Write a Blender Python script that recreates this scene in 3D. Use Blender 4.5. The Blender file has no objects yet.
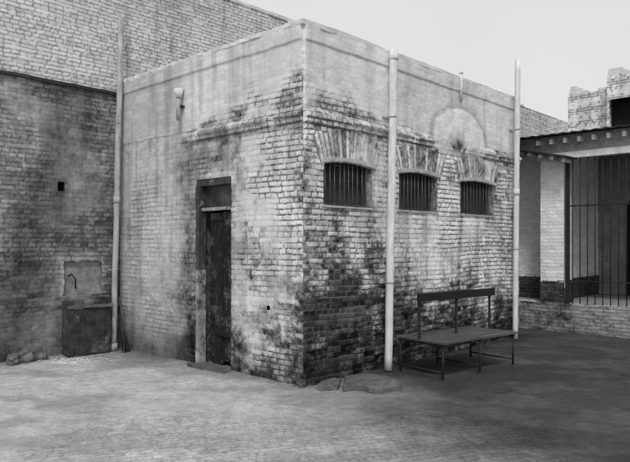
import bpy, bmesh, math, random
import numpy as np
from mathutils import Vector, Matrix, noise as mnoise
random.seed(4)
S = bpy.context.scene
COL = S.collection
S.view_settings.view_transform = 'Standard'
S.view_settings.look = 'None'
S.view_settings.exposure = 0

# ------------------------------------------------------------ noise helpers
def _tab(seed):
    return np.random.RandomState(seed).rand(128, 128)
TABS = {}
def vnoise(x, y, seed=0):
    if seed not in TABS: TABS[seed] = _tab(seed)
    T = TABS[seed]
    xi = np.floor(x).astype(int); yi = np.floor(y).astype(int)
    fx = x-xi; fy = y-yi
    fx = fx*fx*(3-2*fx); fy = fy*fy*(3-2*fy)
    a = T[xi % 128, yi % 128]; b = T[(xi+1) % 128, yi % 128]
    c = T[xi % 128, (yi+1) % 128]; d = T[(xi+1) % 128, (yi+1) % 128]
    return (a*(1-fx)+b*fx)*(1-fy)+(c*(1-fx)+d*fx)*fy
def fbm(x, y, f, o=4, seed=0):
    s = 0; a = 1; t = 0
    for i in range(o):
        s = s+a*vnoise(x*f+13.7*i, y*f+5.1*i, seed+i); t += a; a *= .5; f *= 2.03
    return s/t
def hsh(a, b, s=0.):
    v = np.sin(a*127.1+b*311.7+s*74.7)*43758.5453
    return v-np.floor(v)
def sst(a, b, x):
    t = np.clip((x-a)/(b-a), 0, 1); return t*t*(3-2*t)
def gs(u, z, u0, z0, su, sz):
    return np.exp(-(((u-u0)/su)**2+((z-z0)/sz)**2))
def bricks(u, z, seed=0, L=.215, H=.064, m=.010):
    wz = z+.05*(fbm(u, z, .7, 2, seed+40)-.5)+.014*(fbm(u, z, 6, 2, seed+41)-.5)
    wu = u+.05*(fbm(u, z, 1.3, 2, seed+50)-.5)
    row = np.floor(wz/H)
    LL = np.where(hsh(row, 8., seed) < .35, L*.5, L*(.92+.2*hsh(row, 5., seed)))
    off = (row % 2)*.5*L+hsh(row, 3., seed)*.08
    col = np.floor((wu+off)/LL)
    fu = (wu+off)/LL-col; fz = wz/H-row
    r1 = hsh(row, col, seed+1.7)
    d = np.minimum(np.minimum(fu, 1-fu)*LL, np.minimum(fz, 1-fz)*H)-.004*r1
    d = d+(fbm(u, z, 30, 3, seed+60)-.5)*.018
    return sst(m*.2, m*.75, d), hsh(row, col, seed+.3)

# ------------------------------------------------------------ frames
C0 = Vector((-.13, 6.9, 0)); ANG = math.atan2(.729, .685)
FR = Matrix.Translation(C0) @ Matrix.Rotation(ANG, 4, 'Z')

def tag(o, label=None, cat=None, group=None, kind=None):
    if label: o['label'] = label
    if cat: o['category'] = cat
    if group: o['group'] = group
    if kind: o['kind'] = kind
    return o
def empty(name, label, cat, local=(0, 0, 0), group=None, world=None, rz=None):
    o = bpy.data.objects.new(name, None); COL.objects.link(o)
    if world is not None:
        o.location = world; o.rotation_euler = (0, 0, rz or 0)
    else:
        o.location = FR @ Vector(local); o.rotation_euler = (0, 0, ANG+(rz or 0))
    o.empty_display_size = .1
    return tag(o, label, cat, group)

# ------------------------------------------------------------ materials
def nodes(m):
    m.use_nodes = True; nt = m.node_tree
    for n in list(nt.nodes): nt.nodes.remove(n)
    out = nt.nodes.new('ShaderNodeOutputMaterial'); b = nt.nodes.new('ShaderNodeBsdfPrincipled')
    nt.links.new(b.outputs[0], out.inputs[0]); return nt, b
def math_n(nt, op, a, b=None, clamp=False):
    n = nt.nodes.new('ShaderNodeMath'); n.operation = op; n.use_clamp = clamp
    for i, v in enumerate((a, b)):
        if v is None: continue
        if isinstance(v, (int, float)): n.inputs[i].default_value = v
        else: nt.links.new(v, n.inputs[i])
    return n.outputs[0]
def maprange(nt, v, a, b, c, d, smooth=False):
    n = nt.nodes.new('ShaderNodeMapRange'); n.interpolation_type = 'SMOOTHSTEP' if smooth else 'LINEAR'
    nt.links.new(v, n.inputs[0])
    for i, q in enumerate((a, b, c, d)): n.inputs[i+1].default_value = q
    return n.outputs[0]
def mixf(nt, f, a, b):
    n = nt.nodes.new('ShaderNodeMix'); n.data_type = 'FLOAT'
    for i, v in ((0, f), (2, a), (3, b)):
        if isinstance(v, (int, float)): n.inputs[i].default_value = v
        else: nt.links.new(v, n.inputs[i])
    return n.outputs[0]
def nz(nt, scale, detail=4, rough=.6, stretch=None):
    tc = nt.nodes.new('ShaderNodeTexCoord'); n = nt.nodes.new('ShaderNodeTexNoise')
    n.inputs['Scale'].default_value = scale; n.inputs['Detail'].default_value = detail; n.inputs['Roughness'].default_value = rough
    v = tc.outputs['Object']
    if stretch:
        mp = nt.nodes.new('ShaderNodeMapping'); mp.inputs['Scale'].default_value = stretch
        nt.links.new(v, mp.inputs[0]); v = mp.outputs[0]
    nt.links.new(v, n.inputs['Vector']); return n.outputs[0]
def attr(nt, name):
    n = nt.nodes.new('ShaderNodeAttribute'); n.attribute_name = name; return n.outputs['Fac']
def bump(nt, b, h, dist, st=1):
    n = nt.nodes.new('ShaderNodeBump'); n.inputs['Strength'].default_value = st; n.inputs['Distance'].default_value = dist
    nt.links.new(h, n.inputs['Height']); nt.links.new(n.outputs[0], b.inputs['Normal'])
def togrey(nt, b, v):
    n = nt.nodes.new('ShaderNodeCombineColor')
    for i in range(3): nt.links.new(v, n.inputs[i])
    nt.links.new(n.outputs[0], b.inputs['Base Color'])

def relief_mat(name, brick=(.035, .14), mortar=.17, lime=.90, gain=1., speck=1.25, wr=(.20, .74), joint=.27):
    m = bpy.data.materials.new(name); nt, b = nodes(m)
    n1 = nz(nt, 17, 7, .78); n2 = nz(nt, 5, 5, .65); n3 = nz(nt, 110, 4, .65); n4 = nz(nt, 1.7, 4, .6)
    br = maprange(nt, attr(nt, 'rnd'), 0, 1, brick[0], brick[1])
    br = math_n(nt, 'MULTIPLY', br, maprange(nt, n1, .3, .7, .6, 1.4))
    base = mixf(nt, attr(nt, 'face'), mortar, br)
    w = math_n(nt, 'ADD', attr(nt, 'wash'), math_n(nt, 'MULTIPLY', math_n(nt, 'SUBTRACT', n1, .5), speck))
    w = math_n(nt, 'ADD', w, math_n(nt, 'MULTIPLY', math_n(nt, 'SUBTRACT', n2, .5), .5))
    w = maprange(nt, w, wr[0], wr[1], 0, 1, True)
    limev = math_n(nt, 'MULTIPLY', maprange(nt, n4, .3, .7, lime*.86, lime*1.03), maprange(nt, attr(nt, 'face'), 0, 1, joint, 1))
    limev = math_n(nt, 'MULTIPLY', limev, maprange(nt, attr(nt, 'rnd'), 0, 1, .88, 1.05))
    c = mixf(nt, w, base, limev)
    c = math_n(nt, 'MULTIPLY', c, attr(nt, 'dirt_shade'))
    c = math_n(nt, 'MULTIPLY', c, maprange(nt, n3, .3, .7, .76*gain, 1.2*gain))
    togrey(nt, b, c)
    b.inputs['Roughness'].default_value = .95
    b.inputs['Specular IOR Level'].default_value = .08
    bump(nt, b, math_n(nt, 'ADD', n3, math_n(nt, 'MULTIPLY', n1, 1.5)), .008, .8)
    return m
def mat(name, v, var=.3, scale=8, rough=.85, bd=.003, bs=30, spec=.2, stretch=None, metal=0, worn=None):
    m = bpy.data.materials.new(name); nt, b = nodes(m)
    n1 = nz(nt, scale, 5, .65, stretch); n2 = nz(nt, bs, 5, .7, stretch); n0 = nz(nt, 1.3, 4, .6)
    c = maprange(nt, n1, .3, .7, v*(1-var), v*(1+var))
    c = math_n(nt, 'MULTIPLY', c, maprange(nt, n2, .3, .7, 1-var*.5, 1+var*.5))
    c = math_n(nt, 'MULTIPLY', c, maprange(nt, n0, .3, .7, 1-var*.6, 1+var*.5))
    if worn:     # (value, threshold): pale scuffed patches
        k = math_n(nt, 'ADD', math_n(nt, 'MULTIPLY', nz(nt, 3.5, 6, .75), .7), math_n(nt, 'MULTIPLY', n2, .3))
        c = mixf(nt, maprange(nt, k, worn[1], worn[1]+.09, 0, 1, True), c, worn[0])
    togrey(nt, b, c)
    b.inputs['Roughness'].default_value = rough; b.inputs['Specular IOR Level'].default_value = spec
    b.inputs['Metallic'].default_value = metal
    bump(nt, b, n2, bd, .8)
    return m
M = dict(
    latrine=relief_mat('worn_whitewashed_brick'),
    bwall=relief_mat('old_dirty_brick', brick=(.08, .2), mortar=.09, lime=.76, speck=1.0, wr=(.12, .88), joint=.46),
    coping=mat('coping_plaster', .68, .2, 5, worn=(.36, .57)),
    ledge=mat('dark_ledge', .04, .4, 6),
    lime=mat('lime_plaster', .58, .3, 9),
    hood=mat('worn_lintel_plaster', .42, .3, 14, bd=.006, worn=(.18, .54)),
    pipe=mat('painted_pipe', .70, .22, 4, .6, stretch=(6, 6, 1), worn=(.3, .57)),
    pipe2=mat('weathered_pipe', .42, .35, 4, .7, stretch=(6, 6, 1), worn=(.16, .54)),
    iron=mat('rusty_iron', .03, .4, 20, .7, .001, 80),
    bar=mat('window_bar_iron', .13, .4, 20, .6, .001, 80),
    wood=mat('dark_door_wood', .02, .6, 5, .8, .006, 20, stretch=(4, 4, 1.4), worn=(.12, .51)),
    frame=mat('weathered_frame_wood', .06, .5, 5, .8, .004, 20, stretch=(5, 5, .5), worn=(.26, .56)),
    jamb=mat('worn_pale_jamb_wood', .32, .35, 6, .8, .004, 20, worn=(.07, .51)),
    bench=mat('bench_plank_wood', .085, .45, 4, .6, .002, 20, stretch=(.5, 6, 6), worn=(.2, .58)),
    benchback=mat('bench_rail_wood', .018, .45, 4, .6, .002, 20, stretch=(.5, 6, 6)),
    stone=mat('flag_stone', .13, .4, 6, .9, .008, 30, worn=(.06, .53)),
    rubble=mat('rubble_stone', .14, .4, 9, .9, .006, 30),
    roof=mat('roof_sheet', .04, .4, 4, .7),
    dark=mat('dark_interior', .045, .5, 5, .95),
    glass=mat('dusty_pane', .05, .6, 5, .35, spec=.5),
    trough=mat('grimy_trough_cement', .05, .5, 6, bd=.01, worn=(.15, .53)),
    inner=mat('inner_plaster', .24, .3, 3, .95, worn=(.12, .56)),
    panel=mat('recess_plaster', .30, .35, 6, .95, bd=.01, worn=(.10, .55)),
    opening_dark=mat('opening_near_black', .012, .4, 3, .95),  # near-black colour standing in for the unlit inside of openings
)

# ------------------------------------------------------------ mesh builders
class Relief:
    """grids of displaced brickwork collected into one mesh"""
    def __init__(s): s.v = []; s.f = []; s.a = {k: [] for k in ('face', 'rnd', 'wash', 'dirt_shade')}; s.n = 0
    def grid(s, P0, U, N, ur, zr, res, fn, hole=None, corner=None, V=(0, 0, 1)):
        P0 = np.array(P0, float); U = np.array(U, float); N = np.array(N, float); V = np.array(V, float)
        nu = max(2, int(round((ur[1]-ur[0])/res))+1); nv = max(2, int(round((zr[1]-zr[0])/res))+1)
        u = np.linspace(ur[0], ur[1], nu); z = np.linspace(zr[0], zr[1], nv)
        uu, zz = np.meshgrid(u, z, indexing='ij')
        disp, face, rnd, wash, dirt_shade = fn(uu, zz)
        sh = np.zeros_like(disp)
        if corner is not None:
            dc = corner(z)
            w = 1-sst(0, .035, uu-ur[0])
            disp = disp*(1-w)+dc[None, :]*w
            sh = -w*dc[None, :]
        P = P0+(uu+sh)[..., None]*U+zz[..., None]*V+disp[..., None]*N
        idx = np.arange(nu*nv).reshape(nu, nv)+s.n
        a, b, c, d = idx[:-1, :-1], idx[1:, :-1], idx[1:, 1:], idx[:-1, 1:]
        q = np.stack([a, b, c, d], -1)
        if np.dot(np.cross(U, V), N) < 0: q = q[..., ::-1]
        if hole is not None:
            cu = (uu[:-1, :-1]+uu[1:, 1:])/2; cz = (zz[:-1, :-1]+zz[1:, 1:])/2
            q = q[~hole(cu, cz)]
        s.v.append(P.reshape(-1, 3)); s.f.append(q.reshape(-1, 4)); s.n += nu*nv
        for k, arr in zip(('face', 'rnd', 'wash', 'dirt_shade'), (face, rnd, wash, dirt_shade)):
            s.a[k].append((arr+np.zeros_like(uu)).ravel())
    def quad(s, pts, vals=(1, .5, .6, .7)):
        s.v.append(np.array(pts, float)); s.f.append(np.array([[s.n, s.n+1, s.n+2, s.n+3]])); s.n += 4
        for k, x in zip(('face', 'rnd', 'wash', 'dirt_shade'), vals): s.a[k].append(np.full(4, float(x)))
    def build(s, name, m, parent=None, smooth=True):
        v = np.concatenate(s.v); f = np.concatenate(s.f)
        me = bpy.data.meshes.new(name)
        me.vertices.add(len(v)); me.vertices.foreach_set('co', v.astype(np.float32).ravel())
        me.loops.add(len(f)*4); me.loops.foreach_set('vertex_index', f.astype(np.int32).ravel())
        me.polygons.add(len(f)); me.polygons.foreach_set('loop_start', np.arange(0, len(f)*4, 4, dtype=np.int32))
        me.polygons.foreach_set('loop_total', np.full(len(f), 4, dtype=np.int32))
        me.update(calc_edges=True)
        if smooth: me.polygons.foreach_set('use_smooth', np.ones(len(f), dtype=bool))
        for k in s.a:
            at = me.attributes.new(k, 'FLOAT', 'POINT'); at.data.foreach_set('value', np.concatenate(s.a[k]).astype(np.float32))
        me.materials.append(m)
        o = bpy.data.objects.new(name, me); COL.objects.link(o)
        if parent: o.parent = parent
        return o

class MB:
    def __init__(s): s.bm = bmesh.new()
    def box(s, a, b, rot=None, piv=None, bev=0, cuts=0, jit=0, seed=0):
        a = Vector(a); b = Vector(b)
        t = bmesh.new(); bmesh.ops.create_cube(t, size=1)
        sz = b-a
        for v in t.verts: v.co = Vector((v.co.x*sz.x, v.co.y*sz.y, v.co.z*sz.z))+(a+b)/2
        if bev: bmesh.ops.bevel(t, geom=list(t.edges), offset=bev, segments=2, affect='EDGES', profile=.6)
        if cuts:
            for ax in range(3):
                k = int(sz[ax]/cuts)
                for i in range(1, k+1):
                    co = Vector(a); co[ax] = a[ax]+sz[ax]*i/(k+1); no = Vector((0, 0, 0)); no[ax] = 1
                    bmesh.ops.bisect_plane(t, geom=list(t.verts)+list(t.edges)+list(t.faces), plane_co=co, plane_no=no)
        if jit:
            for v in t.verts:
                n = mnoise.noise_vector(v.co*4+Vector((seed, 0, 0)))+.6*mnoise.noise_vector(v.co*13+Vector((seed, 3, 0)))
                v.co += n*jit
        if rot is not None:
            p = Vector(piv) if piv else (a+b)/2
            R = Matrix.Translation(p) @ rot @ Matrix.Translation(-p)
            bmesh.ops.transform(t, matrix=R, verts=t.verts)
        s._merge(t); return s
    def _merge(s, t):
        me = bpy.data.meshes.new('tmp'); t.to_mesh(me); t.free(); s.bm.from_mesh(me); bpy.data.meshes.remove(me)
    def tube(s, pts, r, n=12, cap=True, r2=None):
        t = bmesh.new(); rings = []
        P = [Vector(p) for p in pts]
        for i, p in enumerate(P):
            d = (P[min(i+1, len(P)-1)]-P[max(i-1, 0)]).normalized()
            q = Vector((0, 0, 1)).rotation_difference(d)
            rr = r if r2 is None else r+(r2-r)*i/(len(P)-1)
            rings.append([t.verts.new(p+q @ Vector((rr*math.cos(2*math.pi*k/n), rr*math.sin(2*math.pi*k/n), 0))) for k in range(n)])
        for A, B in zip(rings[:-1], rings[1:]):
            for k in range(n): t.faces.new((A[k], A[(k+1) % n], B[(k+1) % n], B[k])).smooth = n > 6
        if cap: t.faces.new(rings[0][::-1]); t.faces.new(rings[-1])
        s._merge(t); return s
    def build(s, name, m, parent=None):
        bmesh.ops.recalc_face_normals(s.bm, faces=list(s.bm.faces))
        me = bpy.data.meshes.new(name); s.bm.to_mesh(me); s.bm.free(); me.materials.append(m)
        o = bpy.data.objects.new(name, me); COL.objects.link(o)
        if parent: o.parent = parent
        return o

# ============================================================ SMALL BRICK BUILDING
TL, SL, HT = 5.33, 3.93, 4.055
WIN = [(.33, 1.22), (1.80, 2.72), (3.36, 4.40)]
WZ = (2.04, 2.51)
DOOR = (1.251, 1.956, 2.43)
cor = lambda z: -.004-.032*fbm(z*0+1.3, z, 5, 3, 77)+.020*(fbm(z*0+2.3, z, 14, 2, 78)-.5)

def belt_prof(z, zb, n):      # two squared stepped courses
    return .020*(sst(zb-.050, zb-.044, z)-sst(zb+.085, zb+.10, z))+.024*(sst(zb+.004, zb+.012, z)-sst(zb+.062, zb+.075, z))

def arch_fan(u, z, face, rnd, disp, w):
    cover = fbm(u, z, 3, 3, 305); fray = fbm(u, z, 8, 3, 307)
    for i, (a, b) in enumerate(WIN):
        tc = (a+b)/2+.02; hw = (b-a)/2+.10
        zc = 1.30
        rad = np.hypot(u-tc, z-zc); an = np.arctan2(u-tc, z-zc)
        an = an+.010*(fbm(u, z, 5, 2, 300)-.5)
        lim = math.atan2(hw, 1.27)
        k = np.floor(an*1.42/.070); f = an*1.42/.070-k
        kk = hsh(k, i+.5, 9)
        inside = (rad > 1.27) & (rad < 1.62+.04*hsh(k, 7., i)) & (np.abs(an) < lim) & (z < 2.945)
        d = np.minimum(np.minimum(f, 1-f)*.070, np.minimum(rad-1.26, 1.68-rad))-.003*kk
        d = d+(fbm(u, z, 26, 3, 60)-.5)*.014
        ff = sst(.003, .010, d)
        cv = sst(.58, .74, cover)
        face = np.where(inside, 1-(1-ff)*(1-.5*cv), face); rnd = np.where(inside, kk, rnd)
        disp = np.where(inside, .013*ff*(.4+.8*kk)*(1-.5*cv)+.004, disp)
        w = np.where(inside, .50+.30*(kk-.5)+.25*cv+.3*(fray-.5), w)
    return face, rnd, disp, w

def right_face(u, z):
    face, rnd = bricks(u, z, 1)
    n = fbm(u, z, 1.1, 5, 5); n2 = fbm(u, z, 3.5, 4, 15); n3 = fbm(u, z, 9, 3, 25)
    nst = fbm(u*2.2, z*.8, 1.6, 4, 320)
    belt = 3.0
    low = sst(.35, 1.8, z+.7*(n-.5)+.16*(u-2))
    w = .18+.54*low+.70*(n2-.5)+.6*(nst-.5)+.3*(n3-.5)+.22*(rnd-.5)
    w -= .22*gs(u, z, .35, 1.0, .8, .9)+.14*gs(u, z, .1, 2.6, .3, .7)
    w += .22*gs(u, z, 2.6, 1.55, .9, .35)+.2*gs(u, z, 4.2, 1.5, .9, .3)+.2*gs(u, z, 1.1, 1.75, .45, .2)
    top = sst(belt+.08, belt+.12, z+.03*(n2-.5))
    rd_ = np.hypot((u-3.35)/.74, (z-3.12)/.46)+.22*(n2-.5)
    disc = sst(1.08, .96, rd_)     # round smooth plaster patch
    expo = .75*gs(u, z, .35, 3.2, .65, .22)+.7*gs(u, z, 1.3, 3.12, .8, .1)+.5*gs(u, z, 4.6, 3.08, .6, .09)
    expo = expo+1.2*(n2-.5)+.3*(n3-.5)-.5*disc
    pl = top*(1-sst(.25, .8, expo))
    pl = np.maximum(pl, disc*sst(2.86, 2.92, z))
    w = np.where(top > .5, .48+.46*pl+.2*(rnd-.5)*(1-pl), w)
    smear = sst(.48, .70, fbm(u, z, 1.6, 4, 310))*(1-top)*.65*(.25+.75*low)
    pll = np.maximum(pl, smear)
    face, rnd, d0, w = arch_fan(u, z, face, rnd, (.003+.012*rnd)*face, w)
    w = np.maximum(w, disc*.98*sst(2.93, 2.97, z))
    disp = d0*(1-.93*pll)-.008+.012*pl+.026*(n-.5)+.010*(n3-.5)+.008*disc*sst(2.9, 2.97, z)
    chip = sst(.30, .36, fbm(u, z*.2, 6, 4, 321))
    disp += belt_prof(z, belt, 0)*chip*(1-.8*disc)
    lost = sst(.76, .86, hsh(np.floor(z/.064), np.floor(u/.215), 3)+.5*(n3-.5))*(1-low)*(1-top)
    disp -= .020*lost
    cope = sst(3.845, 3.87, z+.03*(n2-.5))
    disp += .012*cope
    face = 1-(1-face)*(1-.94*pll)
    dirt_shade = 1.07-.55*(1-sst(0, 1.1, z+.5*(n2-.5)))
    dirt_shade *= 1-.10*top*(1-disc)
    an = np.arctan2(u-3.28, z-2.86); rr2 = np.hypot(u-3.28, z-2.86)
    fan = vnoise(an*5+40, rr2*2, 330)*.6+vnoise(an*13+40, rr2*5, 331)*.4
    dirt_shade -= .75*sst(.25, .60, fan+.3*(n3-.5))*sst(.46, .14, rr2+.20*(n3-.5))*sst(2.92, 3.0, z)
    dirt_shade -= .30*gs(u, z, 3.28, 3.04, .30, .12)*(n3*2)
    dirt_shade -= .22*np.exp(-((rd_-1.10)/.07)**2)*top
    dirt_shade -= .20*gs(u, z, .15, 1.2, .4, 1.3)
    dirt_shade -= .40*(1-sst(.05, .15, belt-z))*(z < belt-.045)*(1-disc)*(.6+.8*n2)
    dirt_shade -= .18*sst(.45, .6, fbm(u*2, z, 2, 4, 333))*gs(u*0, z, 0, belt+.04, 1, .10)
    for a, b in WIN:
        for e in (a, b):
            dirt_shade -= .22*np.exp(-((u-e)/.07)**2)*(z < WZ[0])*np.exp(-(WZ[0]-z)/.45)*n2*2
    strk = fbm(u*6, z*.5, 1.5, 3, 35)
    dirt_shade *= 1-.32*sst(.45, .8, strk)*(.5+.5*(1-top))
    dirt_shade *= .82+.36*n
    dirt_shade *= 1-.45*sst(.54, .68, fbm(u, z, 4.5, 5, 340))*(1-top)*(1-.5*low)
    dirt_shade -= .3*lost
    dirt_shade *= 1-.18*sst(.45, .75, fbm(u, z, 2.2, 4, 90))*top*(1-disc)
    dirt_shade *= 1-.15*np.exp(-((z-3.85)/.03)**2)
    return disp, face, rnd, np.clip(w, 0, 1), np.clip(dirt_shade, .10, 1.12)

def left_face(u, z):      # u = s
    face, rnd = bricks(u+7.1, z, 2)
    n = fbm(u, z, 1.1, 5, 6); n2 = fbm(u, z, 3.5, 4, 16); n3 = fbm(u, z, 9, 3, 26)
    nst = fbm(u*2.2, z*.8, 1.6, 4, 322)
    belt = 3.0
    far = sst(1.85, 2.45, u+.35*(n2-.5))
    low = sst(.1, 1.3, z+.6*(n-.5))
    w = .38+.36*low+.60*(n2-.5)+.45*(nst-.5)+.3*(n3-.5)+.2*(rnd-.5)-.12*gs(u, z, 0, 1.8, .2, 2)
    w = w*(1-far)+far*(.72+.35*(n2-.5)+.3*(nst-.5)+.08*(rnd-.5))
    top = sst(belt+.08, belt+.12, z+.03*(n2-.5))
    expo = .80*gs(u, z, .5, 3.25, .8, .2)+.55*gs(u, z, 1.6, 3.12, .5, .12)+.4*gs(u, z, .1, 3.4, .2, .3)+1.3*(n2-.5)+.3*(n3-.5)
    pl = top*(1-sst(.25, .8, expo))
    w = np.where(top > .5, .48+.46*pl+.25*(rnd-.5)*(1-pl), w)
    smear = np.maximum(far*(1-top)*(.45+.52*sst(.38, .54, fbm(u, z, 1.8, 4, 312))), sst(.46, .64, fbm(u, z, 1.7, 4, 311))*(1-top)*.85)
    pll = np.maximum(pl, smear)
    disp = (.003+.012*rnd)*face*(1-.93*pll)-.008+.012*pl+.004*smear+.026*(n-.5)+.010*(n3-.5)
    chip = sst(.30, .36, fbm(u, z*.2, 6, 4, 323))
    disp += belt_prof(z, belt, 0)*(1-far)*chip
    disp += .012*sst(3.845, 3.87, z+.03*(n2-.5))
    face = 1-(1-face)*(1-.94*pll)
    dirt_shade = 1.04-.48*(1-sst(0, .8, z+.4*(n2-.5)))
    dirt_shade *= 1-.06*top
    jag = .5*(n2-.5)+.3*(n-.5)
    stain = np.exp(-((u+jag-2.10)/.26)**2)*sst(3.4, 2.2, z+.6*(n2-.5))
    dirt_shade -= .62*stain*(.45+.9*n3)
    w -= .12*stain
    dirt_shade -= .44*gs(u+.3*(n3-.5), z+.3*(n2-.5), 1.6, 2.72, .55, .26)*(.6+.8*n3)
    w -= .12*gs(u, z, 1.6, 2.7, .5, .22)
    dirt_shade -= .22*gs(u, z, 1.1, 1.4, .10, 1.2)*(.5+n2)
    dirt_shade -= .22*far+.12*far*sst(1.8, .3, z)
    dirt_shade -= .22*gs(u, z, 3.85, 2, .22, 2.5)
    dirt_shade -= .40*(1-sst(.05, .15, belt-z))*(z < belt-.045)*(1-far)*(.6+.8*n2)
    dirt_shade -= .30*sst(.36, .56, fbm(u*2, z, 2, 4, 334))*gs(u*0, z, 0, belt+.03, 1, .11)*(1-far)
    dirt_shade -= .35*gs(u, z, .62, .84, .06, .05)
    dirt_shade *= .80+.40*n
    dirt_shade *= 1-.32*sst(.56, .70, fbm(u, z, 4.5, 5, 341))*(1-top)*(1-.6*far)
    strk = fbm(u*6, z*.5, 1.5, 3, 36)
    dirt_shade *= 1-.28*sst(.45, .8, strk)
    dirt_shade *= 1-.15*np.exp(-((z-3.85)/.03)**2)
    return disp, face, rnd, np.clip(w, 0, 1), np.clip(dirt_shade, .10, 1.12)

def plainish(seed, wash, dirt0, lowdark=.35, relief=.010, H=.064):
    def f(u, z):
        face, rnd = bricks(u+seed, z, seed, H=H)
        n = fbm(u, z, .7, 5, seed+5); n2 = fbm(u, z, 3.2, 4, seed+6); n3 = fbm(u, z, 9, 3, seed+7)
        w = wash+.5*(n2-.5)+.20*(rnd-.5)+.35*(n-.5)+.2*(n3-.5)
        disp = (.3+.7*rnd)*relief*face-.008+.026*(n-.5)+.010*(n3-.5)
        dirt_shade = dirt0*(.75+.5*n)-lowdark*(1-sst(0, .9, z+.4*(n2-.5)))*dirt0
        dirt_shade = dirt_shade*(1-.25*sst(.5, .8, fbm(u*6, z*.5, 1.2, 3, seed+8)))
        return disp, face, rnd, np.clip(w, 0, 1), np.clip(dirt_shade, .1, 1.1)
    return f

latrine = empty('brick_outbuilding', 'small flat roofed whitewashed brick building with three barred windows and a narrow door', 'building')
R = Relief()
def hole_r(u, z):
    h = np.zeros_like(u, dtype=bool)
    for a, b in WIN:
        top = WZ[1]+.04*(1-((u-(a+b)/2)/((b-a)/2))**2)
        h |= (u > a) & (u < b) & (z > WZ[0]) & (z < top)
    return h
KH = (.55, .60, .82, .87)
hole_l = lambda u, z: ((u > DOOR[0]) & (u < DOOR[1]) & (z < DOOR[2])) | ((u > KH[0]) & (u < KH[1]) & (z > KH[2]) & (z < KH[3]))
R.grid((0, 0, 0), (1, 0, 0), (0, -1, 0), (0, TL), (-.05, HT), .0085, right_face, hole_r, cor)
R.grid((0, 0, 0), (0, 1, 0), (-1, 0, 0), (0, SL), (-.05, HT), .0085, left_face, hole_l, cor)
R.grid((TL, 0, 0), (0, 1, 0), (1, 0, 0), (0, SL), (-.05, HT), .06, plainish(31, .5, .7))
R.grid((0, SL-.02, 0), (1, 0, 0), (0, 1, 0), (0, TL), (-.05, HT), .06, plainish(32, .5, .7))
T = .26
for a, b in WIN:   # reveals of the openings
    z0, z1 = WZ
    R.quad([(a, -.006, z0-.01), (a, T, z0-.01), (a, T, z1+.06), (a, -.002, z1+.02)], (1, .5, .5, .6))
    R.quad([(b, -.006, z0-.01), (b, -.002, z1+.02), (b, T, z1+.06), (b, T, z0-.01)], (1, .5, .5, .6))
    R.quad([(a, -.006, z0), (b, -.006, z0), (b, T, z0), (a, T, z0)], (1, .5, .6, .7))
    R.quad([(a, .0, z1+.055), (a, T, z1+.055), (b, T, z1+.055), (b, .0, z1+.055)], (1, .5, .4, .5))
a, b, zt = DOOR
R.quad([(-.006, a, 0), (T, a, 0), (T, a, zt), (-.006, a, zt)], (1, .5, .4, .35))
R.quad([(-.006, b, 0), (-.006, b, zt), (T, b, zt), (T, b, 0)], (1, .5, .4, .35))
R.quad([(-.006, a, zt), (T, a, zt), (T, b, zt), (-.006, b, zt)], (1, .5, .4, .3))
R.build('wall', M['latrine'], latrine)

m = MB()
m.box((-.02, -.016, 4.03), (TL+.02, .22, 4.085), cuts=.10, jit=.014, seed=1)
m.box((-.018, .223, 4.032), (.22, SL-.03, 4.083), cuts=.10, jit=.014, seed=2)
m.box((TL-.22, .223, 4.03), (TL+.018, SL-.03, 4.08), cuts=.3, jit=.006, seed=3)
m.build('parapet_coping', M['coping'], latrine)
MB().box((.05, .05, 3.70), (TL-.05, SL-.08, 3.79)).build('roof', M['trough'], latrine)

for i, (a, b) in enumerate(WIN):
    m = MB(); z0, z1 = WZ
    y0, y1 = .10, .14
    m.box((a, y0, z0+.002), (a+.035, y1, z1+.05)).box((b-.035, y0, z0+.002), (b, y1, z1+.05))
    m.box((a+.035, y0+.002, z0+.002), (b-.035, y1-.002, z0+.035)).box((a+.035, y0+.002, z1+.01), (b-.035, y1-.002, z1+.05))
    w = m.build('window', M['frame'], latrine)
    m = MB()
    nb = 10
    for k in range(nb):
        x = a+.03+(b-a-.06)*(k+.5)/nb+random.uniform(-.008, .008)
        m.tube([(x, .035, z0), (x+random.uniform(-.004, .004), .035, z1+.055)], .0065, 8)
    m.build('bars', M['bar'], w)
    m = MB(); m.box((a+.03, .15, z0+.03), (b-.03, .16, z1+.02))
    m.build('pane', M['dark'], w)
    # shallow arched lintel, worn plaster
    t = bmesh.new(); N = 60; a2, b2 = a-.03, b+.07; rings = []
    for k in range(N+1):
        f = k/N; x = a2+(b2-a2)*f; c = 1-(2*f-1)**2
        zb = z1+.0+.042*c
        n = mnoise.noise(Vector((x*9, i*3.1, 0)))*.008; n_ = mnoise.noise(Vector((x*14, i*3.1, 7)))*.010; n5 = mnoise.noise(Vector((x*40, i*3.1, 7)))*.006
        th = .055+.016*mnoise.noise(Vector((x*6, i, 3)))
        rings.append([t.verts.new(p) for p in ((x, -.018+n, zb+n_*.4+n5), (x, -.026+n+n5, zb+.012+n_), (x, -.022+n, zb+th+n_), (x, .02, zb+th+n), (x, .03, zb))])
    for A, B in zip(rings[:-1], rings[1:]):
        for q in range(5): t.faces.new((A[q], A[(q+1) % 5], B[(q+1) % 5], B[q]))
    t.faces.new(rings[0]); t.faces.new(rings[-1][::-1])
    mm = MB(); mm._merge(t); mm.build('arched_lintel', M['hood'], w)
    MB().box((a-.02, -.016, z0-.026), (b+.02, .095, z0-.003), cuts=.05, jit=.008, seed=i*4).build('sill', M['hood'], w)

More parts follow.
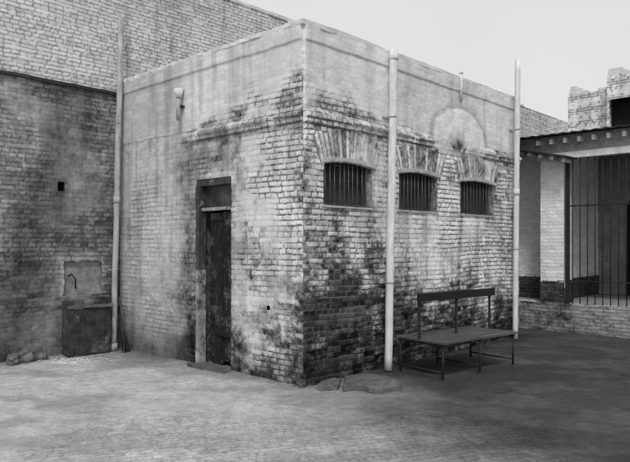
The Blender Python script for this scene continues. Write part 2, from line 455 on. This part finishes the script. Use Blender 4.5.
# door
a, b, zt = DOOR
m = MB()
m.box((-.02, b-.07, 1.25), (.09, b, zt-.09), cuts=.15, jit=.006)
m.box((.03, a, 0), (.09, a+.04, zt-.09), cuts=.15, jit=.004)
m.box((.0, a, zt-.087), (.09, b, zt), cuts=.15, jit=.006)
fr = m.build('door_frame', M['frame'], latrine)
MB().box((-.022, b-.068, 0), (.09, b-.001, 1.247), cuts=.12, jit=.007).build('worn_jamb', M['jamb'], fr)
MB().box((.02, a+.042, 2.02), (.085, b-.072, 2.06), cuts=.15, jit=.005).build('transom_rail', M['jamb'], fr)
m = MB(); m.box((.08, a+.042, 2.068), (.088, b-.072, zt-.09)); m.build('transom_pane', M['glass'], fr)
RT = Matrix.Rotation(math.radians(-6), 4, 'Z'); PV = (.10, a+.045, 1)
m = MB(); ws = [.11, .15, .12, .17]; y = a+.045
for k in range(4):
    m.box((.09+random.uniform(-.006, .006), y, .02+random.uniform(0, .07)), (.115, y+ws[k]-.003, 2.0-random.uniform(0, .02)), rot=RT, piv=PV, cuts=.10, jit=.010, seed=k); y += ws[k]+.006
m.box((.070, a+.05, .40), (.082, b-.09, .49), rot=RT, piv=PV, cuts=.10, jit=.006)
d = m.build('door', M['wood'], latrine)
MB().tube([(.14, b-.15, 1.02), (.08, b-.15, 1.04), (.08, b-.15, 1.16), (.14, b-.15, 1.18)], .007, 8).build('handle', M['iron'], d)
MB().box((-.13, a-.03, -.02), (.11, b+.03, .03), cuts=.08, jit=.014, seed=9).build('door_step', M['stone'], latrine)

# ============================================================ BOUNDARY WALL
bw = empty('boundary_wall', 'tall old brick wall running behind and left of the small building, with a dark ledge', 'wall', (0, SL, 0))
R = Relief()
fl = plainish(61, .50, .66, .28, .009)
NI = (-.88, -.30, .84, 1.33)
HO = (-.97, -.87, 2.34, 2.47)
def lowwall(u, z):
    d, f, r, w, di = fl(u, z)
    n2 = fbm(u, z, 2.4, 5, 141)
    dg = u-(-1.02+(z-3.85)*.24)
    strip = fbm(dg*3.2, z*.5, 1.1, 3, 160)          # soft diagonal streaks of light and shade painted into the tone
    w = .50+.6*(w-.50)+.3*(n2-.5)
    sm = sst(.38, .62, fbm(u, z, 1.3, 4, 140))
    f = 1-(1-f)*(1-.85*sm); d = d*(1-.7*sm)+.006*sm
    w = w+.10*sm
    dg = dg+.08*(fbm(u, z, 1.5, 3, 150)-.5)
    light_band = 1-sst(-.16, .16, dg)
    di = di*(.58+.60*light_band*sst(.3, 1.6, z)+.40*sst(.15, .95, dg))*(.88+.24*n2)*(.80+.45*strip)  # bright diagonal band and shaded strip beside it, painted into the wall
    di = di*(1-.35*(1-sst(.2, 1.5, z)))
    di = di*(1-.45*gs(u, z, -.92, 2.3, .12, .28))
    e1 = np.maximum(np.maximum(NI[0]-u, u-NI[1]), np.maximum(NI[2]-z, z-NI[3]))
    di = di*(1+.5*np.exp(-np.clip(e1, 0, 5)/.07)*(z > NI[2])*n2*1.6)      # chalky edge round the recess
    w = w-.10*(1-sst(.2, 1.6, z))+.3*np.exp(-np.clip(e1, 0, 5)/.06)*(z > NI[2])
    return d, f, r, np.clip(w, 0, 1), di
wob = lambda a, s: .03*(fbm(a, a*0+s, 5, 3, 170)-.5)*2
nh = lambda u, z: ((u > NI[0]+wob(z, 1.)) & (u < NI[1]+wob(z, 4.)) & (z > NI[2]) & (z < NI[3]+wob(u, 8.))) | ((u > HO[0]) & (u < HO[1]) & (z > HO[2]) & (z < HO[3]))
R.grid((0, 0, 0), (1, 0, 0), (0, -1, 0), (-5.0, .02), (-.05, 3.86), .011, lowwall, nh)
for (x0, x1, z0, z1), dp, v in (((NI[0]-.03, NI[1]+.03, NI[2], NI[3]+.03), .09, (1, .5, .5, .35)), (HO, .2, (1, .5, .1, .2))):
    R.quad([(x0, .014, z0), (x0, dp, z0), (x0, dp, z1), (x0, .014, z1)], v); R.quad([(x1, .014, z0), (x1, .014, z1), (x1, dp, z1), (x1, dp, z0)], v)
    R.quad([(x0, -.004, z0), (x1, -.004, z0), (x1, dp, z0), (x0, dp, z0)], v); R.quad([(x0, .014, z1), (x0, dp, z1), (x1, dp, z1), (x1, .014, z1)], v)
R.quad([(HO[0], .2, HO[2]), (HO[1], .2, HO[2]), (HO[1], .2, HO[3]), (HO[0], .2, HO[3])], (1, .5, .1, .15))
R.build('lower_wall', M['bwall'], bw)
m = MB()
m.box((-5, -.05, 3.85), (.1, .12, 3.895), cuts=.12, jit=.010)
m.build('ledge', M['ledge'], bw)
R = Relief()
fu = plainish(71, .90, 1.08, 0, .009, H=.058)
R.grid((0, .05, 0), (1, 0, 0), (0, -1, 0), (-5.0, 5), (3.88, 5.95), .0125, fu)
R.grid((0, .05, 0), (1, 0, 0), (0, -1, 0), (5, 24), (0, 5.95), .035, fu)
R.quad([(-5, .05, 5.95), (24, .05, 5.95), (24, .5, 5.95), (-5, .5, 5.95)])
R.quad([(-5, .5, 0), (-5, .5, 5.95), (24, .5, 5.95), (24, .5, 0)])
R.quad([(-5, .05, 3.9), (-5, .5, 3.9), (-5, .5, 5.95), (-5, .05, 5.95)])
R.build('upper_wall', M['bwall'], bw)
tb = MB(); rr = random.Random(3)
x = -5.
while x < 14:
    L = rr.uniform(.2, .26)
    tb.box((x, .035+rr.uniform(-.01, .01), 5.951), (x+L-.012, .3, 5.951+rr.uniform(.06, .075)), bev=.006, rot=Matrix.Rotation(rr.uniform(-.03, .03), 4, 'Y')); x += L
tb.build('top_course', M['coping'], bw)

# ============================================================ VERANDA BUILDING
ve = empty('veranda_building', 'low veranda building with rafter ends and iron grille on a raised brick plinth', 'building', (6.45, 0, 0))
R = Relief()
def plf(u, z):
    d, f, r, w, di = plainish(81, .60, .58, .25, .010)(u, z)
    return d, 1-(1-f)*.5, r, w, di
R.grid((0, 1.3, 0), (0, -1, 0), (-1, 0, 0), (0, 5.8), (-.05, .5), .013, plf)
R.grid((0, 1.3, .5), (0, -1, 0), (0, 0, 1), (0, 5.8), (0, .3), .03, plainish(82, .95, 1.0, 0, .01), V=(1, 0, 0))
R.build('plinth', M['latrine'], ve)
MB().box((.02, -4.5, .30), (2.8, 1.3, .497)).build('floor', M['panel'], ve)
def white(dz, k=1.):  # k dims sides facing into the veranda, shade painted into the colour
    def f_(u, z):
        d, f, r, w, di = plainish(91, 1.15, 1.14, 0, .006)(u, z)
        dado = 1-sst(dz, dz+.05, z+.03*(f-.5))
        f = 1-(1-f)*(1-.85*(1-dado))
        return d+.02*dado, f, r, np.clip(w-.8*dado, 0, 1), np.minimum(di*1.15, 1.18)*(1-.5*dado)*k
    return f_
R = Relief()       # pillar left of the grille
R.grid((.04, .12, 0), (0, -1, 0), (-1, 0, 0), (0, .44), (.5, 3.13), .014, white(.88))
R.grid((.04, .12, 0), (1, 0, 0), (0, 1, 0), (0, .40), (.5, 3.13), .03, white(.88))
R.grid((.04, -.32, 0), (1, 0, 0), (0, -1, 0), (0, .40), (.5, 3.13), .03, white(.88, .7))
R.build('pillar', M['latrine'], ve)
R = Relief()       # recessed bay behind it
R.grid((.75, 1.3, 0), (0, -1, 0), (-1, 0, 0), (0, 1.35), (.5, 3.6), .018, white(.92, 1.))
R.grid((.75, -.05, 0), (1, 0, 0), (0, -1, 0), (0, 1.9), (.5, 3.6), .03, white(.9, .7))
R.build('bay_wall', M['latrine'], ve)
BW_ = 2.6
m = MB(); m.box((BW_, -4.5, .51), (BW_+.2, .0, 3.6)); m.build('back_wall', M['inner'], ve)
t = bmesh.new(); prof = [(-.62, .51), (-1.42, .51)]+[(-1.02-.40*math.cos(q*math.pi/12), 2.30+.30*math.sin(q*math.pi/12)) for q in range(13)]
vs = [t.verts.new((BW_-.03, y, z)) for y, z in prof]; fc = t.faces.new(vs)
rr_ = bmesh.ops.extrude_face_region(t, geom=[fc]); bmesh.ops.translate(t, vec=(.029, 0, 0), verts=[v for v in rr_['geom'] if isinstance(v, bmesh.types.BMVert)])
mm = MB(); mm._merge(t); mm.build('arched_door', M['opening_dark'], ve)
m = MB(); m.box((-.03, -4.5, 3.135), (.16, .16, 3.25), cuts=.2, jit=.006); m.build('lintel_beam', M['coping'], ve)
for k in range(20):
    y = .10-.25*k
    if y < -4.4: break
    MB().box((-.15, y-.03, 3.40), (.30, y+.03, 3.49), bev=.008).build('rafter', M['lime'], ve)
m = MB(); m.box((.01, -4.5, 3.252), (.12, 1.3, 3.56)); m.build('eaves_wall', M['panel'], ve)
t = bmesh.new(); rows = []
N = 170
for j in range(2):
    rows.append([[t.verts.new((-.24+3.3*j, 1.9-6.6*k/N, 3.555+.4*j+th+.008*math.sin(k*1.3))) for k in range(N+1)] for th in (0, .016)])
for k in range(N):
    t.faces.new((rows[0][1][k], rows[1][1][k], rows[1][1][k+1], rows[0][1][k+1])); t.faces.new((rows[0][0][k], rows[0][0][k+1], rows[1][0][k+1], rows[1][0][k]))
    t.faces.new((rows[0][0][k], rows[0][1][k], rows[0][1][k+1], rows[0][0][k+1]))
mm = MB(); mm._merge(t); mm.build('roof', M['roof'], ve)
m = MB(); m.box((-.0, -.42, .505), (.05, -.36, 3.13)); m.build('grille_frame', M['iron'], ve)
m = MB(); y = -.48
while y > -4.4:
    m.tube([(.03, y, .505), (.03+rr.uniform(-.006, .006), y+rr.uniform(-.006, .006), 3.13)], .0095, 8); y -= .13
for z in (.92, 2.27): m.box((.015, -4.4, z-.012), (.045, -.42, z+.012))
m.build('grille_bar', M['iron'], ve)
# lower sloping awning over the bay, with beam ends under it
RA = Matrix.Rotation(.24, 4, 'X'); PA = (-.1, .2, 3.28)
m = MB(); m.box((-.36, -.58, 3.28), (.02, 1.1, 3.31), rot=RA, piv=PA, cuts=.15, jit=.006)
m.build('awning', M['roof'], ve)
for k in range(7): MB().box((-.30, -.50+k*.22, 3.20), (.0, -.44+k*.22, 3.272), bev=.005, rot=RA, piv=PA).build('awning_beam', M['lime'], ve)

# ============================================================ FAR RUINED BLOCK
tw = empty('ruined_brick_block', 'pale broken topped brick structure rising behind the veranda roof', 'building', (11.5, 1.55, 0))
R = Relief()
fn = plainish(101, .95, 1.05, 0, .008)
R.grid((0, 0, 0), (0, -1, 0), (-1, 0, 0), (0, 1.1), (2, 5.45), .03, fn)
R.grid((0, 0, 0), (1, 0, 0), (0, 1, 0), (0, 1.5), (2, 5.45), .05, fn)
R.quad([(0, 0, 5.45), (1.5, 0, 5.45), (1.5, -1.1, 5.45), (0, -1.1, 5.45)])
hd = lambda u, z: (u > .05) & (u < .8) & (z > 4) & (z < 5.1)
R.grid((-.4, -1.1, 0), (0, -1, 0), (-1, 0, 0), (0, 3), (2, 5.7), .03, fn, hd)
R.grid((-.4, -1.1, 0), (1, 0, 0), (0, 1, 0), (0, 1.9), (2, 5.7), .05, fn)
R.quad([(-.4, -1.1, 5.7), (1.5, -1.1, 5.7), (1.5, -4.1, 5.7), (-.4, -4.1, 5.7)])
R.build('wall', M['latrine'], tw)
MB().box((-.1, -2.1, 3.6), (0, -1.12, 5.3)).build('window_darkness_block', M['opening_dark'], tw)  # near-black block stands in for the darkness inside the opening
for (y, z, n_) in ((-.02, 5.45, 3), (-.75, 5.45, 1), (-1.12, 5.7, 2), (-1.75, 5.7, 1), (-2.5, 5.7, 2)):
    m = MB()
    for k in range(n_):
        for q in range(3-k if n_ > 1 else 2):
            yy = y-q*.151-.02*k
            x0 = -.4 if z > 5.6 else 0
            m.box((x0, yy-.155, z-.003+k*.074), (x0+.24, yy, z+.078+k*.074), bev=.008, rot=Matrix.Rotation(rr.uniform(-.04, .04), 4, 'X'))
    m.build('broken_course', M['coping'], tw)

# ============================================================ PIPES
def pipe(name, label, base, top, r, m_, straps, joints, towall, shoe=False):
    e = empty(name, label, 'pipe', base)
    b = Vector(base); tp = Vector(top)-b
    n = 24; pts = [tp*(k/n)+Vector((mnoise.noise(Vector((k*.3, r*90, 0)))*.012, 0, 0)) for k in range(n+1)]
    MB().tube(pts, r, 20).build('pipe_shaft', m_, e)
    for j in joints:
        f = j/tp.z; c = tp*f
        MB().tube([c, c+Vector((0, 0, .035)), c+Vector((0, 0, .10))], r*1.16, 20).build('collar', m_, e)
    for j in straps:
        c = tp*(j/tp.z)
        mm = MB(); mm.tube([c-Vector((0, 0, .012)), c+Vector((0, 0, .012))], r*1.06, 20)
        mm.box(c+Vector((-r*1.7, towall-.022, -.012)), c+Vector((r*1.7, towall-.006, .012)))
        mm.build('strap', M['pipe2'], e)
    if shoe:
        MB().tube([(0, 0, .0), (0, -.01, .10)], r*1.6, 16, r2=r*1.2).build('shoe', M['pipe2'], e)
    return e
pipe('vent_pipe', 'pale drainpipe between the first and second barred windows, reaching the parapet', (1.42, -.11, 0), (1.535, -.11, 4.05), .050, M['pipe'], (1.1, 3.2), (3.92,), .11)
pipe('vent_pipe', 'thin pale pipe at the far right end of the small building, standing above its parapet', (4.93, -.12, 0), (5.03, -.12, 4.68), .045, M['pipe'], (1.5, 3.5), (2.4,), .12)
pipe('vent_pipe', 'tall weathered pipe in the corner between the left wall and the small building', (-.18, 3.80, 0), (-.055, 3.80, 5.02), .043, M['pipe2'], (1.2, 3.2), (2.2,), .1, shoe=True)
e = empty('roof_vent', 'short pale vent stub on the parapet above the third window', 'vent pipe', (3.34, -.03, 3.72))
MB().tube([(0, 0, 0), (0, 0, .2), (0, 0, .42)], .022, 14).build('vent_stub', M['coping'], e)
MB().tube([(0, 0, .40), (0, 0, .44)], .028, 14).build('collar', M['coping'], e)
e = empty('wall_spout', 'short bent spout fixed high on the wall above and left of the door', 'spout', (-.07, 2.27, 3.25))
MB().tube([(0, 0, 0), (-.01, 0, .15), (0, 0, .3)], .03, 14).build('spout_tube', M['pipe2'], e)
MB().tube([(0, 0, .30), (0, .0, .42)], .04, 14, r2=.07).build('flared_head', M['pipe'], e)
MB().box((.0, -.05, .18), (.07, .05, .2)).build('bracket', M['iron'], e)

# ============================================================ THINGS ON THE LEFT WALL
e = empty('wash_trough', 'dark cement trough against the left wall below a pale shallow recess', 'trough', (-.585, SL-.02, 0))
m = MB()
m.box((-.33, -.20, 0), (-.26, -.0, .78), cuts=.04, jit=.020).box((.24, -.20, 0), (.31, -.0, .80), cuts=.04, jit=.020, seed=5)
m.box((-.258, -.20, 0), (.238, -.14, .66), cuts=.04, jit=.018, seed=2).box((-.258, -.138, 0), (.238, 0, .45))
m.build('basin', M['trough'], e)
m = MB(); m.box((-.33, -.22, .67), (.31, -.16, .715), cuts=.04, jit=.018, seed=7).build('rim', M['rubble'], e)
m = MB(); m.box((-.34, .085, .83), (.33, .12, 1.38), cuts=.05, jit=.010); m.build('recess_panel', M['panel'], e)
MB().tube([(-.20, .1, 1.12), (-.20, -.02, 1.15), (-.16, -.06, 1.08), (-.16, -.06, .94)], .011, 10).build('tap', M['iron'], e)

e = empty('broom', 'worn broom leaning at the foot of the tall corner pipe', 'broom', (-.12, 3.62, 0), rz=.2)
MB().tube([(0, -.03, .20), (.01, .05, .50), (.02, .10, .80)], .012, 8).build('handle', M['frame'], e)
m = MB()
for k in range(60):
    an = random.uniform(0, 6.28); r_ = random.random()**.5
    m.tube([(.02*r_*math.cos(an), -.03+.02*r_*math.sin(an), .22), (.10*r_*math.cos(an)-.02, -.06+.06*r_*math.sin(an), .005)], .005, 4)
m.build('bristles', M['iron'], e)

def rock(name, label, world, size, seed, mt, group=None, flat=1.):
    t = bmesh.new(); bmesh.ops.create_icosphere(t, subdivisions=3, radius=1)
    for v in t.verts:
        n = 1+.45*mnoise.noise(v.co*1.5+Vector((seed, 0, 0)))+.25*mnoise.noise(v.co*4+Vector((seed, 0, 0)))
        v.co = Vector((v.co.x*size[0]*n, v.co.y*size[1]*n, v.co.z*size[2]*n))
    bmesh.ops.rotate(t, matrix=Matrix.Rotation(seed, 3, 'Z'), verts=t.verts)
    mm = MB(); mm._merge(t); o = mm.build(name, mt); o.location = world
    return tag(o, label, 'stone', group)
def gp(px, py):
    Y = 1000/(py-243); return Vector(((px-315)/625*Y, Y, 0))
rock('stone', 'largest rounded stone of the heap at the foot of the left wall', gp(27, 361)+Vector((0, 0, .06)), (.14, .10, .11), 1.2, M['rubble'])
rock('stone', 'stone lying left of the largest one at the foot of the left wall', gp(13, 364)+Vector((0, 0, .05)), (.09, .08, .08), 2.6, M['rubble'])
rock('stone', 'stone lying right of the largest one at the foot of the left wall', gp(42, 359)+Vector((0, 0, .03)), (.08, .06, .055), 4.1, M['rubble'])
PD = gp(74, 360)
m = MB(); rd = random.Random(8)
for k in range(110):
    p = PD+Vector((rd.gauss(0, .17), rd.gauss(0, .08), 0)); s = rd.uniform(.005, .015)*(1.8 if k % 9 == 0 else 1)
    t = bmesh.new(); bmesh.ops.create_icosphere(t, subdivisions=1, radius=s)
    for v in t.verts: v.co = v.co*(1+.5*mnoise.noise(v.co*60+Vector((k, 0, 0)))); v.co.z *= .6
    bmesh.ops.translate(t, vec=(p.x, p.y, .006), verts=t.verts); m._merge(t)
o = m.build('lime_debris', M['lime']); tag(o, 'pale crumbled plaster scattered on the ground before the dark trough', 'debris', kind='stuff')

def slab(label, pts, h, seed):
    t = bmesh.new(); c = sum(pts, Vector())/len(pts)
    out = []
    for i, p in enumerate(pts):
        q = pts[(i+1) % len(pts)]
        for k in range(6):
            r = p.lerp(q, k/6)-c; r *= 1+.10*mnoise.noise(Vector((i+k/6, seed, 0))*3.3)
            out.append(r)
    n = len(out)
    lo = [t.verts.new((p.x, p.y, -.02)) for p in out]; up = [t.verts.new((p.x, p.y, h-.008+.006*mnoise.noise(p*12))) for p in out]
    tp = [t.verts.new((p.x*.97, p.y*.97, h+.006*mnoise.noise(p*8))) for p in out]
    t2 = [t.verts.new((p.x*.5, p.y*.5, h+.008*mnoise.noise(p*7))) for p in out]
    for A, B in ((lo, up), (up, tp), (tp, t2)):
        for k in range(n): t.faces.new((A[k], A[(k+1) % n], B[(k+1) % n], B[k]))
    t.faces.new(t2)
    mm = MB(); mm._merge(t); o = mm.build('stone_slab', M['stone']); o.location = c
    tag(o, label, 'slab')
slab('flat stone slab on the ground right of the building corner, the larger of two', [gp(343, 390), gp(358, 388), gp(380, 393), gp(401, 388), gp(392, 381), gp(366, 376), gp(344, 380)], .045, 1)
slab('smaller flat stone between the building corner and the larger slab', [gp(316, 389), gp(338, 388), gp(341, 381), gp(325, 379)], .03, 5)

# ============================================================ BENCH
FL = Vector((1.53, 7.30, 0)); FRt = Vector((2.65, 8.20, 0)); BL = Vector((1.04, 7.93, 0))
dx = (FRt-FL); L = dx.length; W = (BL-FL).length
cen = FL+dx/2+(BL-FL)/2
be = empty('double_bench', 'long double-sided slatted bench with one central backrest rail in front of the brick wall', 'bench', world=cen, rz=math.atan2(dx.y, dx.x))
hl = L/2+.04; hw = W/2-.01
m = MB(); ns = 8; sw = (2*hw)/ns
for k in range(ns):
    y = -hw+k*sw
    m.box((-hl+rr.uniform(0, .02), y+.006, .403+rr.uniform(0, .005)), (hl-rr.uniform(0, .02), y+sw-.006, .43+rr.uniform(-.003, .003)), bev=.004)
m.build('seat', M['bench'], be)
MB().box((-hl-.01, -.016, .885), (hl+.02, .016, .985), bev=.006, rot=Matrix.Rotation(.03, 4, 'X')).build('backrest', M['benchback'], be)
for x in (-hl+.05, .0, hl-.05):
    MB().box((x-.016, -.008+.026, .38), (x+.016, .008+.03, .96), bev=.002).build('backrest_post', M['iron'], be)
    MB().box((x-.018, -hw+.03, .375), (x+.018, hw-.03, .404), bev=.002).build('bearer', M['iron'], be)
    for s in (-1, 1):
        MB().tube([(x, s*(hw-.05), 0), (x, s*(hw-.045), .376)], .014, 8).build('leg', M['iron'], be)
    MB().tube([(x, -hw+.05, .07), (x, hw-.05, .07)], .010, 8).build('crossbar', M['iron'], be)

# ============================================================ GROUND
def spaced(lo, hi, res, far):
    core = list(np.arange(lo, hi, res)); a = []; d = res; x = lo
    while x > -far: d *= 1.25; x -= d; a.append(x)
    b = []; d = res; x = core[-1]
    while x < far: d *= 1.25; x += d; b.append(x)
    return np.array(a[::-1]+core+b)
gx = spaced(-5.2, 6.0, .014, 300); gy = spaced(4.0, 12.2, .014, 300)
X, Y = np.meshgrid(gx, gy, indexing='ij')
near = (X > -6) & (X < 7) & (Y > 3) & (Y < 13)
face, rnd = bricks((X*.95+Y*.31)*.999, -X*.31+Y*.95, 5, L=.125, H=.075, m=.012)
n = fbm(X, Y, .8, 5, 200); n2 = fbm(X, Y, 4, 4, 210); n3 = fbm(X, Y, 16, 3, 220); n6 = fbm(X, Y, 35, 2, 225)
paved = np.clip(.06+.62*sst(.44, .62, n+.22*gs(X, Y, -.4, 5.2, 2.0, .9)-.14*sst(6.0, 7.0, Y)), 0, 1)*sst(.28, .5, n2+.05)
Z = (.004*face*paved*(.4+rnd)+.035*(n-.5)+.014*(n2-.5)+.008*(n3-.5)+.004*(n6-.5))*near-.02
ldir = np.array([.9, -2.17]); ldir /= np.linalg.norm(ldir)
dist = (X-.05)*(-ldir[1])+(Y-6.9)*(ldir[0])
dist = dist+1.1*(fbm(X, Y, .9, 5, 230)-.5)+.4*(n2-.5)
ground_shade = sst(-1.0, 1.3, dist)  # shade over the right-hand ground, painted into the earth colour
tone = .50*(.84+.32*n)*(.86+.28*n2)*(.90+.2*n3)
tone = tone*(1-.24*sst(.46, .62, fbm(X, Y*1.3, 1.2, 6, 240)))
tone = tone*(1-.30*sst(7.9, 9.0, Y)*(X < -.5))
tone = tone*(1-.18*gs(X, Y, -.2, 5.2, 1.6, .9))
wash = tone*(1-.87*ground_shade)
wash = wash*(1+.4*ground_shade*sst(.5, .66, fbm(X, Y*1.5, 1.8, 5, 260)))
lx = (X-C0.x)*math.cos(ANG)+(Y-C0.y)*math.sin(ANG); ly = -(X-C0.x)*math.sin(ANG)+(Y-C0.y)*math.cos(ANG)
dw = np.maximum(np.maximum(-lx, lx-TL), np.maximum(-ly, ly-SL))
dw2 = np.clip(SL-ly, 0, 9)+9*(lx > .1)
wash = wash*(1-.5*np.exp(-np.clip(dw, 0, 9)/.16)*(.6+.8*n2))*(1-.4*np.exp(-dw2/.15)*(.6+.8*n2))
wash = wash+.55*gs(X+.15*(n3-.5), Y+.1*(n2-.5), PD.x, PD.y-.02, .28, .13)*(.4+n3)
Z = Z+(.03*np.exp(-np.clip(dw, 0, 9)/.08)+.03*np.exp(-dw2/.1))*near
gm = Relief(); idx = np.arange(X.size).reshape(X.shape)
gm.v = [np.stack([X, Y, Z], -1).reshape(-1, 3)]
gm.f = [np.stack([idx[:-1, :-1], idx[1:, :-1], idx[1:, 1:], idx[:-1, 1:]], -1).reshape(-1, 4)]
for k, v in (('face', 1-(1-face)*paved), ('rnd', rnd*paved+.5*(1-paved)), ('wash', wash), ('dirt_shade', ground_shade)): gm.a[k].append(v.ravel())
mt = bpy.data.materials.new('trodden_earth_paving'); nt, b = nodes(mt)
q1 = nz(nt, 9, 6, .7); q2 = nz(nt, 60, 5, .7); q3 = nz(nt, 2.2, 5, .6)
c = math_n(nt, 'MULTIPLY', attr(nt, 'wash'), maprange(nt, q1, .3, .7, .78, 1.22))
c = math_n(nt, 'MULTIPLY', c, maprange(nt, q2, .3, .7, .68, 1.3))
c = math_n(nt, 'MULTIPLY', c, maprange(nt, q3, .3, .7, .9, 1.1))
c = math_n(nt, 'MULTIPLY', c, maprange(nt, attr(nt, 'face'), 0, 1, .58, 1))
c = math_n(nt, 'MULTIPLY', c, maprange(nt, attr(nt, 'rnd'), 0, 1, .86, 1.14))
togrey(nt, b, c); b.inputs['Roughness'].default_value = .9; b.inputs['Specular IOR Level'].default_value = .15
bump(nt, b, math_n(nt, 'ADD', q2, q1), .012, .8)
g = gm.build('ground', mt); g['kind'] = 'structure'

# ============================================================ LIGHT, SKY, CAMERA
world = bpy.data.worlds.new('World'); S.world = world; world.use_nodes = True
nt = world.node_tree; bg = nt.nodes['Background']
sky = nt.nodes.new('ShaderNodeTexSky'); sky.sky_type = 'NISHITA'; sky.sun_disc = False
sd = Vector((-.05, -1.0, 1.25)).normalized()
sky.sun_elevation = math.asin(sd.z); sky.sun_rotation = math.atan2(sd.x, sd.y)
sky.air_density = 1.2; sky.dust_density = 4
bw_ = nt.nodes.new('ShaderNodeRGBToBW'); nt.links.new(sky.outputs[0], bw_.inputs[0])
# thin even overcast veil mixed over the clear sky
cl = nz(nt, 1.6, 5, .6)
for l in list(nt.links):
    if l.from_socket.name == 'Object': nt.links.remove(l)
tc = nt.nodes.new('ShaderNodeTexCoord')
for nn in nt.nodes:
    if nn.type == 'TEX_NOISE': nt.links.new(tc.outputs['Generated'], nn.inputs['Vector'])
veil = maprange(nt, cl, .3, .7, 5.3, 5.8)
nt.links.new(mixf(nt, .80, bw_.outputs[0], veil), bg.inputs[0])
bg.inputs[1].default_value = .15
sl = bpy.data.lights.new('Sun', 'SUN'); sl.energy = 1.5; sl.angle = math.radians(10); sl.color = (1, .995, .99)
so = bpy.data.objects.new('Sun', sl); COL.objects.link(so); so.rotation_euler = sd.to_track_quat('Z', 'Y').to_euler()
cd = bpy.data.cameras.new('Camera'); cam = bpy.data.objects.new('Camera', cd); COL.objects.link(cam)
cam.location = (0, 0, 1.6); cam.rotation_euler = (math.radians(90), 0, 0)
cd.sensor_width = 36; cd.lens = 625/630*36; cd.shift_y = 12/630; cd.clip_end = 2000; cd.clip_start = .05
S.camera = cam
